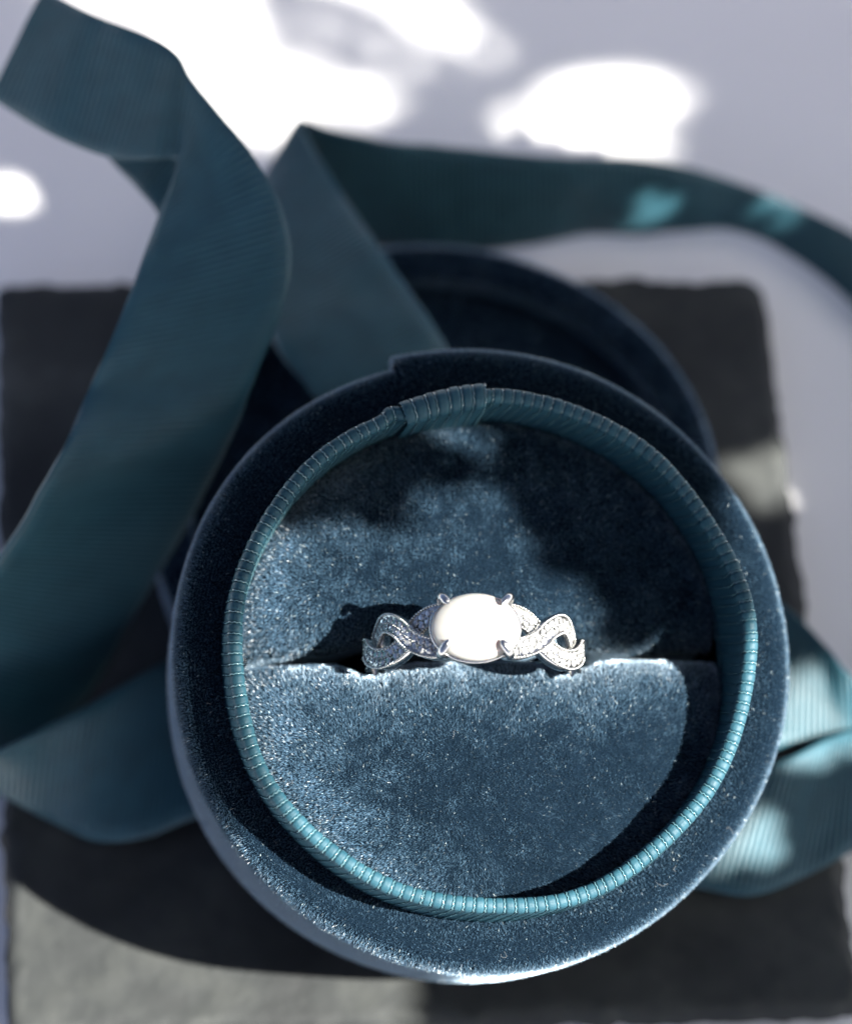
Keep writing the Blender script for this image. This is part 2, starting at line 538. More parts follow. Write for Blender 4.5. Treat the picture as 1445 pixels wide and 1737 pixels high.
def build_collar(name, th0, th1, lift, nrib_full, closed, gen, wob=1.0, shear=0.035):
    """ribbon folded over the rim: raised ribs, plus a pale twisted thread added in every groove for its glints"""
    npr = 100
    P, L = collar_profile(npr)
    tan = unit(np.gradient(P, axis=0)); nrm = np.stack([tan[:, 1], -tan[:, 0]], 1)
    arc = np.linspace(0, L, npr)
    zc = P[:, 1]
    inner = np.clip((arc - L * 0.56) / (L * 0.44), 0, 1)
    outer = np.clip(1 - arc / (L * 0.40), 0, 1)
    crest = np.exp(-((zc - 6.1) / 2.2) ** 2)
    ramp_ = np.clip((zc + 2) / 7, 0, 1)
    nrib = nrib_full * (th1 - th0) / (2 * np.pi)
    if closed:
        nrib = round(nrib)
    K = int(nrib) + 3
    cuts = np.arange(K) + gen.normal(0, 0.07, K)
    if closed:
        cuts[int(nrib):] = cuts[:K - int(nrib)] + nrib
    ampl = 0.20 + gen.normal(0, 0.025, K)

    def place(sv, disp, dth=0.0):
        """sv: rib coordinate (n,), disp (n,npr) -> world points"""
        th = th0 + (th1 - th0) * sv / nrib
        low = wob * (0.22 * np.sin(2 * th + .4) + 0.16 * np.sin(5 * th + 1.2) + 0.12 * np.sin(9 * th))
        lowz = wob * (0.22 * np.sin(3 * th + 2.0) + 0.12 * np.sin(7 * th + .3) + 0.05 * np.sin(17 * th))
        if closed:
            dj = (th - math.radians(113.5) + np.pi) % (2 * np.pi) - np.pi
            fold = np.exp(-(dj / 0.035) ** 2)
            lowz = lowz - 0.25 * fold
            low = low + 0.5 * fold
        TH = th[:, None] + shear * (1.6 * inner - 1.3 * outer)[None, :] + dth
        rr = P[None, :, 0] + nrm[None, :, 0] * (lift + disp) + low[:, None] * ramp_[None, :]
        zz = P[None, :, 1] + nrm[None, :, 1] * (lift + disp) + lowz[:, None] * ramp_[None, :]
        return loc2w(np.stack([rr * np.cos(TH), rr * np.sin(TH), zz], -1)), th

    m = 11
    n = int(nrib) * m
    sv = np.arange(n) / m
    i = np.floor(sv).astype(int); fr = sv - i
    sp = cuts[i] + (cuts[i + 1] - cuts[i]) * fr
    e_ = np.clip(np.minimum(fr, 1 - fr) / 0.26, 0, 1)
    hgt = e_ * e_ * (3 - 2 * e_)
    strand = 0.012 * np.sin(arc / 0.34 * 2 * np.pi)[None, :] * (hgt[:, None] > 0.3)
    V, th = place(sp, (hgt * ampl[i])[:, None] * (0.5 + 0.5 * crest)[None, :] + strand)
    V = V.reshape(-1, 3)
    uv = np.stack(np.broadcast_arrays((th * 24.2)[:, None], arc[None, :]), -1).reshape(-1, 2)
    faces = [grid_faces(n, npr, closed_u=closed)]
    nq = len(faces[0])
    # added threads that give the grooves their glints
    ks = np.arange(int(nrib))
    an = np.array([0, 2.09, 4.19])
    tw = 0.0022 * np.sign(np.sin(arc / 0.34 * 2 * np.pi))[None, :] * gen.uniform(.5, 1.2, (len(ks), 1))
    ring_ = []
    for q in an:
        pv, _ = place(cuts[ks], np.full((len(ks), npr), 0.14) + 0.075 * math.sin(q) + 0.02 * np.sin(arc / 0.17 * 2 * np.pi)[None, :], tw + 0.075 * math.cos(q) / 24.3)
        ring_.append(pv)
    TV = np.stack(ring_, 2).reshape(-1, 3)                        # (rib, npr, 3 corners)
    one = grid_faces(npr, 3, closed_v=True)
    TF = (one[None] + (np.arange(len(ks)) * npr * 3)[:, None, None]).reshape(-1, 4) + len(V)
    uvt = np.zeros((len(TV), 2))
    return npmesh(name, np.vstack([V, TV]), [faces[0], TF], [COLLAR, GLINT_THREAD], box, uv=np.vstack([uv, uvt]),
                  matidx=np.concatenate([np.zeros(nq), np.ones(len(TF))]))


build_collar("ribbon_collar", 0, 2 * np.pi, 0.0, 156, True, np.random.default_rng(21))
ov = build_collar("ribbon_overlap", math.radians(92), math.radians(112), 0.52, 132, False, np.random.default_rng(22), shear=0.0)


# ------------------------------------------------------------------ ring frame (needed by the cushions)
EZ = unit(0.0 * R + 0.29 * U - 0.957 * F)
EX = unit(R - (R @ EZ) * EZ - 0.005 * U)
EX = unit(EX - (EX @ EZ) * EZ)
EY = np.cross(EZ, EX)
RB = 9.55                                       # mean band radius
OC = CAM + 275.5 * ray(806, 1063) - 11.2 * EZ   # ring centre
oc_l = np.array([(OC - T) @ BX, (OC - T) @ BY, (OC - T) @ NB])


def rpt(th, wv, rho):
    th, wv, rho = np.broadcast_arrays(np.asarray(th, float), np.asarray(wv, float), np.asarray(rho, float))
    return OC + (rho * np.sin(th))[..., None] * EX + wv[..., None] * EY + (rho * np.cos(th))[..., None] * EZ


# ------------------------------------------------------------------ velvet cushions
YS0 = oc_l[1] + 0.0


def slot_y(x):
    return YS0 + 0.032 * (x - oc_l[0])


def half_gap(x, front):
    dx = np.abs(x - oc_l[0])
    pinch = np.exp(-((dx - 9.6) / 2.4) ** 2)
    return (0.25 + 1.25 * pinch) if front else (1.1 + 1.2 * pinch)


def cushion_z(x, y, front):
    r = np.hypot(x, y)
    d = (slot_y(x) - half_gap(x, True) - y) if front else (y - slot_y(x) - half_gap(x, False))
    z = (3.0 if front else 1.6) - 2.6 * np.clip(r / 23.0, 0, 1.1) ** 3.2
    # rounded nose at the slot
    rd = 10.0 if front else 8.5
    q = np.clip(1 - d / rd, 0, 1)
    drop = (5.5 if front else 5.8) * (1 - np.sqrt(np.clip(1 - q ** 2, 0, 1)))
    # tucked edge against the collar
    e = np.clip(1 - (24.0 - r) / 2.2, 0, 1)
    z = z - drop - 1.3 * (1 - np.sqrt(np.clip(1 - e ** 2, 0, 1)))
    # soft unevenness of the foam
    z = z + 0.10 * np.sin(x * .33 + 1.1) * np.sin(y * .41 + .5) + 0.06 * np.sin(x * .8 + y * .5)
    if front:
        z = z + 0.35 * np.exp(-((x + 15) / 6) ** 2) * np.exp(-(d / 4) ** 2)
    else:
        z = z - 1.3 * np.exp(-((x - 14) / 8) ** 2) * np.exp(-(d / 8) ** 2)   # slumped right of the ring
    return z


def build_cushion(name, front, gen):
    step = 0.5
    # surface as strips along y for each x, ending in a vertical slot face
    xs = np.linspace(-23.6, 23.6, 150)
    rows = []
    m = 70
    for x in xs:
        yr = math.sqrt(max(23.75 ** 2 - x * x, 0.01))
        ys_ = float(slot_y(x) - half_gap(x, True)) if front else float(slot_y(x) + half_gap(x, False))
        yo = -yr if front else yr
        if (front and ys_ < yo) or (not front and ys_ > yo):
            ys_ = yo
        t = np.linspace(0, 1, m)
        t = 1 - (1 - t) ** 1.6
        yy = yo + (ys_ - yo) * t
        zz = cushion_z(np.full(m, x), yy, front)
        px_ = np.column_stack([np.full(m, x), yy, zz])
        wall = np.column_stack([np.full(4, x), np.full(4, ys_), [zz[-1] - 1.5, zz[-1] - 3, -7, -12]])
        rows.append(np.vstack([[[x, yo, -12]], px_, wall]))
    rows = np.array(rows)
    nv = rows.shape[1]
    quads = grid_faces(len(xs), nv)
    if not front:
        quads = quads[:, ::-1]
    V = loc2w(rows.reshape(-1, 3))
    # pile on a woven grid
    p = 0.40
    gx_, gy_ = np.meshgrid(np.arange(-23.8, 23.8, p), np.arange(-23.8, 23.8, p), indexing='ij')
    gx_, gy_ = gx_.ravel(), gy_.ravel()
    per = 24
    gx_ = np.repeat(gx_, per) + gen.normal(0, 0.14, gx_.size * per)
    gy_ = np.repeat(gy_, per) + gen.normal(0, 0.14, gy_.size * per)
    r = np.hypot(gx_, gy_)
    d = (slot_y(gx_) - half_gap(gx_, True) - gy_) if front else (gy_ - slot_y(gx_) - half_gap(gx_, False))
    k = (r < 23.6) & (d > 0.0)
    gx_, gy_, d = gx_[k], gy_[k], d[k]
    e = 0.03
    z0 = cushion_z(gx_, gy_, front)
    zx = (cushion_z(gx_ + e, gy_, front) - cushion_z(gx_ - e, gy_, front)) / (2 * e)
    zy = (cushion_z(gx_, gy_ + e, front) - cushion_z(gx_, gy_ - e, front)) / (2 * e)
    zx, zy = np.clip(zx, -5, 5), np.clip(zy, -5, 5)
    nl = unit(np.column_stack([-zx, -zy, np.ones_like(zx)]))
    # brushed patches: the nap leans in slowly changing directions
    ax_ = 0.24 * vnoise(gx_, gy_, 3.1, 1) + 0.34 * vnoise(gx_, gy_, 1.1, 2) + 0.2 * vnoise(gx_, gy_, 0.5, 3)
    ay_ = 0.24 * vnoise(gx_, gy_, 3.4, 4) + 0.34 * vnoise(gx_, gy_, 1.2, 5) + 0.2 * vnoise(gx_, gy_, 0.5, 6)
    rr_ = np.hypot(gx_, gy_)
    ay_ = ay_ + (1.1 * np.exp(-(d / 7.5) ** 1.3) - 0.12 if front else -0.75 * np.exp(-(d / 5.0) ** 2) + 0.12)
    edge = np.exp(-((23 - rr_) / 4.5)) * np.clip(-gx_ / 12, -0.4, 1)
    ax_ = ax_ - 1.2 * edge
    nap = unit(nl + np.column_stack([ax_, ay_, np.zeros_like(ax_)]))
    dl = nap + gen.normal(0, 0.17, nl.shape)
    dl = unit(dl)
    pl = np.column_stack([gx_, gy_, z0])
    W = loc2w(pl)
    D = dl[:, :1] * BX + dl[:, 1:2] * BY + dl[:, 2:] * NB
    # pile on the slot face
    nfc = 26000
    fx = gen.uniform(-22.5, 22.5, nfc)
    ys_ = slot_y(fx) - half_gap(fx, True) if front else slot_y(fx) + half_gap(fx, False)
    zt = cushion_z(fx, ys_, front)
    fz = zt - gen.uniform(0, 6, nfc)
    fl = np.column_stack([fx, ys_, fz])
    fd = unit(np.array([0, 1 if front else -1, 0.35]) + gen.normal(0, .3, (nfc, 3)))
    W = np.vstack([W, loc2w(fl)]); D = np.vstack([D, fd[:, :1] * BX + fd[:, 1:2] * BY + fd[:, 2:] * NB])
    NW = nap[:, :1] * BX + nap[:, 1:2] * BY + nap[:, 2:] * NB
    NW = np.vstack([NW, np.repeat((BY if front else -BY)[None], nfc, 0)])
    fv, fq, ft, rnd = blades(W, D, 0.33, 0.032, gen)
    off = len(V)
    mi = np.concatenate([np.ones(len(quads)), np.zeros(len(fq) + len(ft))])
    o = npmesh(name, np.vstack([V, fv]), [quads, fq + off, ft + off], [VELVET, VELVET_BACK], box, matidx=mi,
               attrs={'rnd': np.concatenate([np.full(off, .3), rnd]), 'nrm': np.vstack([np.tile(NB, (off, 1)), np.repeat(NW, 5, 0)])})
    return o


o = build_cushion("cushion", True, np.random.default_rng(31))
o["label"] = "front half of the velvet cushion, below the ring"
o = build_cushion("cushion", False, np.random.default_rng(32))
o["label"] = "rear half of the velvet cushion, behind the ring"

# ------------------------------------------------------------------ the ring
ring = empty("ring", OC - 10 * EZ)
tag(ring, "silver ring with white oval stone and twisted diamond-set band in the cushion slot", "ring")


def sweep(name, C, S, Nn, sec, mat, closed=False, cap=True, smooth=True, parent=None):
    """sweep a closed 2-d section (side, normal) along centres C with frames S, Nn"""
    sec = np.asarray(sec, float)
    k = len(sec)
    V = (C[:, None, :] + sec[None, :, 0:1] * S[:, None, :] + sec[None, :, 1:2] * Nn[:, None, :]).reshape(-1, 3)
    f = [grid_faces(len(C), k, closed_u=closed, closed_v=True)]
    if not closed and cap:
        V = np.vstack([V, C[:1], C[-1:]])
        a = np.arange(k)
        f.append(np.column_stack([(a + 1) % k, a, np.full(k, len(V) - 2)]))
        b = (len(C) - 1) * k
        f.append(np.column_stack([b + a, b + (a + 1) % k, np.full(k, len(V) - 1)]))
    return npmesh(name, V, f, mat, parent, smooth=smooth)


AMP = 1.66
W_HALF = 1.02


def strand_curve(sgn, side, th_deg):
    """sgn=+1 the strand that starts at the front prong; side=-1 left, +1 right"""
    u = (th_deg - 20.0) / 37.0
    cw = np.cos(np.pi * u)
    wv = -sgn * AMP * np.sign(cw) * np.abs(cw) ** 0.8 * np.where(th_deg > 75.5, 0.22, 1.0)
    rho = RB + 0.62 + sgn * 0.42 * np.sin(np.pi * u)
    return rpt(np.radians(th_deg) * side, wv, rho)


def icos(nlat, nlon):
    v = [(0, 0, 1)]
    for i in range(1, nlat):
        for j in range(nlon):
            a, b = math.pi * i / nlat, 2 * math.pi * j / nlon
            v.append((math.sin(a) * math.cos(b), math.sin(a) * math.sin(b), math.cos(a)))
    v.append((0, 0, -1))
    f = []
    for j in range(nlon):
        f.append((0, 1 + j, 1 + (j + 1) % nlon))
        e = 1 + (nlat - 2) * nlon
        f.append((len(v) - 1, e + (j + 1) % nlon, e + j))
    q = []
    for i in range(nlat - 2):
        for j in range(nlon):
            a = 1 + i * nlon
            q.append((a + j, a + nlon + j, a + nlon + (j + 1) % nlon, a + (j + 1) % nlon))
    return np.array(v), np.array(f), np.array(q)


# brilliant-cut gem: table, star/crown facets, girdle, pavilion
def gem_mesh(r):
    n = 8
    a = np.arange(n) * 2 * np.pi / n
    b = a + np.pi / n
    v = np.vstack([np.column_stack([.50 * r * np.cos(a), .50 * r * np.sin(a), np.full(n, .34 * r)]),
                   np.column_stack([.80 * r * np.cos(b), .80 * r * np.sin(b), np.full(n, .20 * r)]),
                   np.column_stack([r * np.cos(a), r * np.sin(a), np.zeros(n)]),
                   [[0, 0, .36 * r], [0, 0, -.8 * r]]])
    f = []
    for i in range(n):
        j = (i + 1) % n
        f += [(16 + n, i, j), (i, 8 + i, j), (8 + i, 16 + i, 16 + j), (i, 16 + i, 8 + i), (j, 8 + i, 16 + j), (16 + i, 17 + n, 16 + j)]
    return v, np.array(f)


gv, gf = gem_mesh(0.37)
gme = bpy.data.meshes.new("diamond")
gme.from_pydata((gv * MM).tolist(), [], gf.tolist())
gme.materials.append(GEM)
bv, bt, bq = icos(5, 7)
bead_V, bead_T, bead_Q, cnt = [], [], [], 0
gg = np.random.default_rng(41)
ringloc = ring.matrix_world.translation
SEC = [(-W_HALF, 0.02), (-W_HALF + .16, 0.16), (-W_HALF + .30, 0.05), (0, 0.0), (W_HALF - .30, 0.05), (W_HALF - .16, 0.16), (W_HALF, 0.02),
       (W_HALF, -.45), (W_HALF - .05, -.95), (W_HALF - .3, -1.15), (-W_HALF + .3, -1.15), (-W_HALF + .05, -.95), (-W_HALF, -.45)]
for side in (-1, 1):
    for sgn in (1, -1):
        td = np.linspace(16, 97, 160)
        C = strand_curve(sgn, side, td)
        tn = unit(np.gradient(C, axis=0))
        rad = unit(C - OC - ((C - OC) @ EY)[:, None] * EY)
        S = unit(np.cross(tn, rad))
        Nn = np.cross(S, tn)
        Cs = C
        sec = np.array(SEC)
        sweep("band_strand", Cs, S, Nn, sec if True else sec[::-1], SILVER, parent=ring)
        # arc length for settings
        s = np.concatenate([[0], np.cumsum(np.linalg.norm(np.diff(C, axis=0), axis=1))])
        # diamonds in a row
        for row, q in [(rw_, q_ + 0.36 * rw_) for rw_ in (0, 1) for q_ in np.arange(0.55, s[-1] - 0.7, 0.78)]:
            i = min(int(np.searchsorted(s, q)), len(C) - 1)
            off = -0.35 if row == 0 else 0.35
            p = C[i] + S[i] * off + Nn[i] * 0.05
            ob = bpy.data.objects.new("diamond", gme)
            SC.collection.objects.link(ob)
            ob.parent = ring
            tl = gg.normal(0, .13, 2)
            zz = unit(Nn[i] + S[i] * tl[0] + tn[i] * tl[1])
            xx = unit(np.cross(S[i], zz)); yy = np.cross(zz, xx)
            sp = gg.uniform(0, .8); xr = xx * math.cos(sp) + yy * math.sin(sp); yr = np.cross(zz, xr)
            mw = Matrix(((xr[0], yr[0], zz[0], p[0] * MM - ringloc.x), (xr[1], yr[1], zz[1], p[1] * MM - ringloc.y),
                         (xr[2], yr[2], zz[2], p[2] * MM - ringloc.z), (0, 0, 0, 1)))
            ob.matrix_basis = mw
            # shared setting beads between neighbours
            i2 = int(np.clip(np.searchsorted(s, q + 0.39), 0, len(C) - 1))
            for oo in (off, 0.0):
                pc = C[i2] + S[i2] * oo + Nn[i2] * 0.14
                bead_V.append(bv * 0.105 + pc); bead_T.append(bt + cnt); bead_Q.append(bq + cnt); cnt += len(bv)
        # milgrain beads along both edges
        for sx in (-1, 1):
            E2 = C + S * sx * (W_HALF - 0.15) + Nn * 0.16
            se = np.concatenate([[0], np.cumsum(np.linalg.norm(np.diff(E2, axis=0), axis=1))])
            for q in np.arange(0.1, se[-1], 0.32):
                pc = np.array([np.interp(q, se, E2[:, k]) for k in range(3)])
                bead_V.append(bv * 0.165 * gg.uniform(.9, 1.1) + pc); bead_T.append(bt + cnt); bead_Q.append(bq + cnt); cnt += len(bv)
mg = npmesh("milgrain_beads", np.vstack(bead_V), [np.vstack(bead_T), np.vstack(bead_Q)], BEAD, ring)
mg["kind"] = "stuff"
# plain shank down in the slot
dg = np.linspace(84, 276, 120)
td = np.radians(dg)
hw = 1.15 + 1.15 * np.clip((24 - np.minimum(dg - 84, 276 - dg)) / 24, 0, 1) ** 1.5
an = np.linspace(0, 2 * np.pi, 17)[:-1]
V = rpt(td[:, None], hw[:, None] * np.cos(an)[None, :], RB - 0.1 + np.where(np.sin(an) > 0, 0.62, 0.45)[None, :] * np.sin(an)[None, :])
V = np.vstack([V.reshape(-1, 3), rpt(td[:1], 0, RB - .1), rpt(td[-1:], 0, RB - .1)])
aa = np.arange(16)
npmesh("shank", V, [grid_faces(120, 16, closed_v=True), np.column_stack([(aa + 1) % 16, aa, np.full(16, 1920)]),
                    np.column_stack([1904 + aa, 1904 + (aa + 1) % 16, np.full(16, 1921)])], SILVER, ring)

# the stone: domed oval cabochon
SA, SB = 4.12, 3.22
GZ = 11.05
nl_, no_ = 26, 72
ph = np.linspace(0, np.pi / 2, nl_)
V = []
for k, p_ in enumerate(ph):
    q = np.linspace(0, 2 * np.pi, no_, endpoint=False)
    ct = math.sin(p_) ** 0.92
    V.append(OC + (SA * ct * np.cos(q))[:, None] * EX + (SB * ct * np.sin(q))[:, None] * EY + (GZ + 1.75 * math.cos(p_)) * EZ)
for sc_, dz in ((0.985, -.25), (0.80, -.7), (0.02, -.9)):
    V.append(OC + (SA * sc_ * np.cos(q))[:, None] * EX + (SB * sc_ * np.sin(q))[:, None] * EY + (GZ + dz) * EZ)
V = np.array(V)
npmesh("stone", V.reshape(-1, 3), [grid_faces(len(V), no_, closed_v=True)[:, ::-1]], OPAL, ring)["label"] = "glossy white oval cabochon stone"
# basket: two oval rails and the bezel seat
for nm, sc_, zz, rw, rh in (("basket_rail", 1.0, GZ - .42, .20, .22), ("basket_rail", .80, GZ - 1.75, .30, .28)):
    q = np.linspace(0, 2 * np.pi, 96, endpoint=False)
    C = OC + (SA * sc_ * np.cos(q))[:, None] * EX + (SB * sc_ * np.sin(q))[:, None] * EY + zz * EZ
    rad = unit(np.cos(q)[:, None] / SA * EX + np.sin(q)[:, None] / SB * EY)
    sec = [(rw * math.cos(a), rh * math.sin(a)) for a in np.linspace(0, 2 * np.pi, 11)[:-1]]
    sweep(nm, C, rad, np.repeat(EZ[None], 96, 0), sec, SILVER, closed=True, parent=ring)
# prongs: claws that rise outside the girdle and bend over the dome
for sx in (-1, 1):
    for sy in (-1, 1):
        ax_, ay_ = 2.95 * sx, 2.42 * sy
        ou = unit(np.array([ax_ / SA ** 2, ay_ / SB ** 2]))
        def at2(o, z):
            return OC + (ax_ + ou[0] * o) * EX + (ay_ + ou[1] * o) * EY + (GZ + z) * EZ
        ctrl = np.array([at2(-.35, -2.2), at2(.05, -1.3), at2(.42, -.3), at2(.50, .45), at2(.26, 1.10), at2(-.40, 1.50), at2(-.80 if sy > 0 else -1.0, 1.66)])
        C, _ = catmull(ctrl, 30)
        tn = unit(np.gradient(C, axis=0))
        S = unit(np.cross(tn, np.repeat((ou[0] * EX + ou[1] * EY)[None], 30, 0) * .8 + EZ * .6))
        Nn = np.cross(S, tn)
        t = np.linspace(0, 1, 30)
        wr = 0.46 - 0.05 * t
        wr = wr * np.sqrt(np.clip(1 - ((t - .86) / .14).clip(0, 1) ** 2, 0.02, 1))
        k = 12
        an = np.linspace(0, 2 * np.pi, k, endpoint=False)
        V = (C[:, None] + (wr[:, None] * np.cos(an))[..., None] * S[:, None] + (wr[:, None] * .8 * np.sin(an))[..., None] * Nn[:, None]).reshape(-1, 3)
        V = np.vstack([V, C[:1], C[-1:]])
        aa = np.arange(k); bb = 29 * k
        f = [grid_faces(30, k, closed_v=True), np.column_stack([(aa + 1) % k, aa, np.full(k, len(V) - 2)]),
             np.column_stack([bb + aa, bb + (aa + 1) % k, np.full(k, len(V) - 1)])]
        npmesh("prong", V, f, SILVER, ring)

# loose lint threads caught in the pile
def build_lint():
    g = np.random.default_rng(77)
    VV, FF, cnt = [], [], 0
    for q in range(15):
        if q < 8:
            a = g.uniform(math.radians(190), math.radians(345)); r = g.uniform(26.2, 28.6)
            p = np.array([r * math.cos(a), r * math.sin(a), 0.45])
        else:
            x, y = g.uniform(-16, 16), g.uniform(-18, 14)
            p = np.array([x, y, float(cushion_z(np.array([x]), np.array([y]), y < slot_y(x))[0]) + 0.42])
            if abs(y - slot_y(x)) < 3:
                continue
        L = g.uniform(0.5, 1.5)
        pts = [p]
        hd = g.uniform(0, 6.28)
        for k in range(5):
            hd += g.normal(0, 0.7)
            pts.append(pts[-1] + np.array([math.cos(hd) * L / 5, math.sin(hd) * L / 5, g.normal(0, .04)]))
        C, _ = catmull(np.array(pts), 14)
        W = loc2w(C); tn = unit(np.gradient(W, axis=0)); S = unit(np.cross(tn, NB)); Nn = np.cross(S, tn)
        an = np.array([0, 2.09, 4.19])
        VV.append((W[:, None] + 0.011 * np.cos(an)[None, :, None] * S[:, None] + 0.011 * np.sin(an)[None, :, None] * Nn[:, None]).reshape(-1, 3))
        FF.append(grid_faces(14, 3, closed_v=True) + cnt); cnt += 42
    o = npmesh("lint", np.vstack(VV), [np.vstack(FF)], LINT, box)
    o["kind"] = "stuff"


build_lint()

# ------------------------------------------------------------------ the lid, upside down behind the base
LZ = 16.2
lc = onz(735, 830, LZ); LC = np.array([lc[0], lc[1], LZ])
lid = empty("velvet_lid", (LC[0], LC[1], 5.2))
tag(lid, "round blue velvet box lid lying open side up behind the ring box", "box lid")
AXW = (np.array([1., 0, 0]), np.array([0, 1., 0]), np.array([0, 0, 1.]))
LH = LZ - 5.4
wl = lambda th, z: 0.12 * np.sin(3 * th + 1.7) + 0.1 * np.sin(4 * th)
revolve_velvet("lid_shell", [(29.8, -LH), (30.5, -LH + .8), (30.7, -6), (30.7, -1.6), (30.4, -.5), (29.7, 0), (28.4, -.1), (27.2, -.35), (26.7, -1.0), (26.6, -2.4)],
               wl, lid, 0.5, 9, 0.5, 0.06, np.random.default_rng(51), LC, AXW, jit=0.6, vel=VELVET_BRIGHTENED)
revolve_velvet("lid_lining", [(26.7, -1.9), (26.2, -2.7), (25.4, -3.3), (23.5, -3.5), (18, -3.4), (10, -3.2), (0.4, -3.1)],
               None, lid, 0.5, 9, 0.5, 0.06, np.random.default_rng(52), LC, AXW, jit=0.6, vel=VELVET_BRIGHTENED)


# ------------------------------------------------------------------ ribbons
def strip(name, st, parent, pitch=0.68, amp=0.30, thick=0.32, mat=RIBBON, nw=26, belly=0.0):
    """grosgrain strip from stations ((u,v,z),(u,v,z)): both edges placed in space, real ribs across"""
    A = np.array([onz(*a) for a, b in st]); B = np.array([onz(*b) for a, b in st])
    CL = np.hstack([A, B])
    Q, _ = catmull(CL, 600)
    mid = (Q[:, :3] + Q[:, 3:]) / 2
    L = np.linalg.norm(np.diff(mid, axis=0), axis=1).sum()
    nrib = int(L / pitch)
    n = nrib * 6 + 1
    s0 = np.concatenate([[0], np.cumsum(np.linalg.norm(np.diff(mid, axis=0), axis=1))])
    ss = np.linspace(0, L, n)
    Q = np.stack([np.interp(ss, s0, Q[:, k]) for k in range(6)], 1)
    t = np.linspace(0, 1, nw)
    G = Q[:, None, :3] * (1 - t)[None, :, None] + Q[:, None, 3:] * t[None, :, None]
    du = np.gradient(G, axis=0); dv = np.gradient(G, axis=1)
    nr = unit(np.cross(du, dv))
    if (nr[..., 2].mean()) < 0:
        nr = -nr
    seed = 70 + len(st)
    wv = 0.30 * vnoise(ss[:, None] + 0 * t, 9 * t[None, :] + 0 * ss[:, None], 7.0, seed) + 0.10 * vnoise(ss[:, None] + 0 * t, 9 * t[None, :] + 0 * ss[:, None], 2.6, seed + 1)
    G = G + nr * wv[..., None]
    h = np.abs(np.sin(np.pi * ss / pitch)) ** 0.6
    selv = np.ones(nw); selv[:2] = 0.25; selv[-2:] = 0.25
    disp = amp * h[:, None] * selv[None, :]
    up = G + nr * (disp[..., None] + thick / 2 + belly * np.sin(np.pi * t)[None, :, None])
    lo = G - nr * (disp[..., None] * .8 + thick / 2 - belly * np.sin(np.pi * t)[None, :, None])
    nn = n * nw
    f1 = grid_faces(n, nw); f2 = grid_faces(n, nw)[:, ::-1] + nn
    i = np.arange(n - 1)
    e1 = np.stack([i * nw, i * nw + nn, (i + 1) * nw + nn, (i + 1) * nw], 1)
    j = i * nw + nw - 1; j2 = j + nw
    e2 = np.stack([j, j2, j2 + nn, j + nn], 1)
    k = np.arange(nw - 1)
    e3 = np.stack([k, k + 1, k + 1 + nn, k + nn], 1)
    e4 = np.stack([k, k + nn, k + 1 + nn, k + 1], 1) + np.array([[(n - 1) * nw] * 4])
    wmm = np.linalg.norm(Q[:, 3:] - Q[:, :3], axis=1)
    uv = np.stack(np.broadcast_arrays(ss[:, None], t[None, :] * 15.0), -1).reshape(-1, 2)
    o = npmesh(name, np.vstack([up.reshape(-1, 3), lo.reshape(-1, 3)]), [f1, f2, e1, e2, e3, e4], mat, parent, uv=np.vstack([uv, uv]))
    print(name, 'len %.0f width %.1f..%.1f' % (L, wmm.min(), wmm.max()))
    return o


rib_l = empty("ribbon", (-35, -10, 5))
tag(rib_l, "wide teal grosgrain ribbon looping left of the ring box and under it", "ribbon")
strip("loop", [((75, -18, 46), (-18, 165, 40)), ((160, 25, 48), (95, 232, 42)), ((255, 62, 50), (190, 268, 44)), ((300, 92, 50.5), (255, 270, 45.5)),
               ((324, 134, 50), (300, 272, 46)), ((370, 190, 49.5), (292, 312, 46)), ((430, 265, 49), (270, 366, 45.5)),
               ((480, 360, 48), (243, 440, 45)), ((494, 450, 46), (212, 522, 44)), ((472, 545, 43), (178, 602, 42.5)),
               ((432, 640, 39), (142, 682, 40)), ((382, 760, 32), (98, 782, 41)), ((322, 880, 23), (42, 882, 38)),
               ((252, 1000, 13.5), (-22, 972, 34)), ((185, 1130, 7), (-110, 1062, 28)), ((85, 1262, 6), (-190, 1175, 16)), ((-20, 1370, 6), (-270, 1290, 8))],
      rib_l)
strip("underlayer", [((185, 225, 38), (176, 258, 37)), ((230, 228, 38), (200, 285, 36)), ((300, 235, 39), (235, 322, 37)), ((345, 300, 39), (272, 372, 37)), ((390, 380, 38.5), (268, 440, 36.5))], rib_l)
strip("tail", [((-150, 1340, 7), (-170, 1310, 6)), ((-60, 1302, 15), (-60, 1320, 8)), ((0, 1272, 18), (5, 1347, 7)), ((100, 1222, 16), (85, 1392, 6.2)),
               ((195, 1170, 13), (165, 1427, 6.3)), ((285, 1120, 11), (250, 1420, 7)), ((370, 1090, 10), (345, 1385, 7.5)),
               ((520, 1080, 10.5), (500, 1370, 8)), ((760, 1110, 9), (740, 1400, 7)), ((980, 1180, 8), (940, 1450, 6.5)),
               ((1130, 1270, 8), (1080, 1490, 6)), ((1240, 1310, 9), (1185, 1507, 6)), ((1330, 1288, 10), (1270, 1520, 6)),
               ((1400, 1254, 9), (1350, 1494, 6)), ((1460, 1236, 8.5), (1452, 1440, 6)), ((1550, 1225, 9), (1550, 1385, 4))], rib_l)

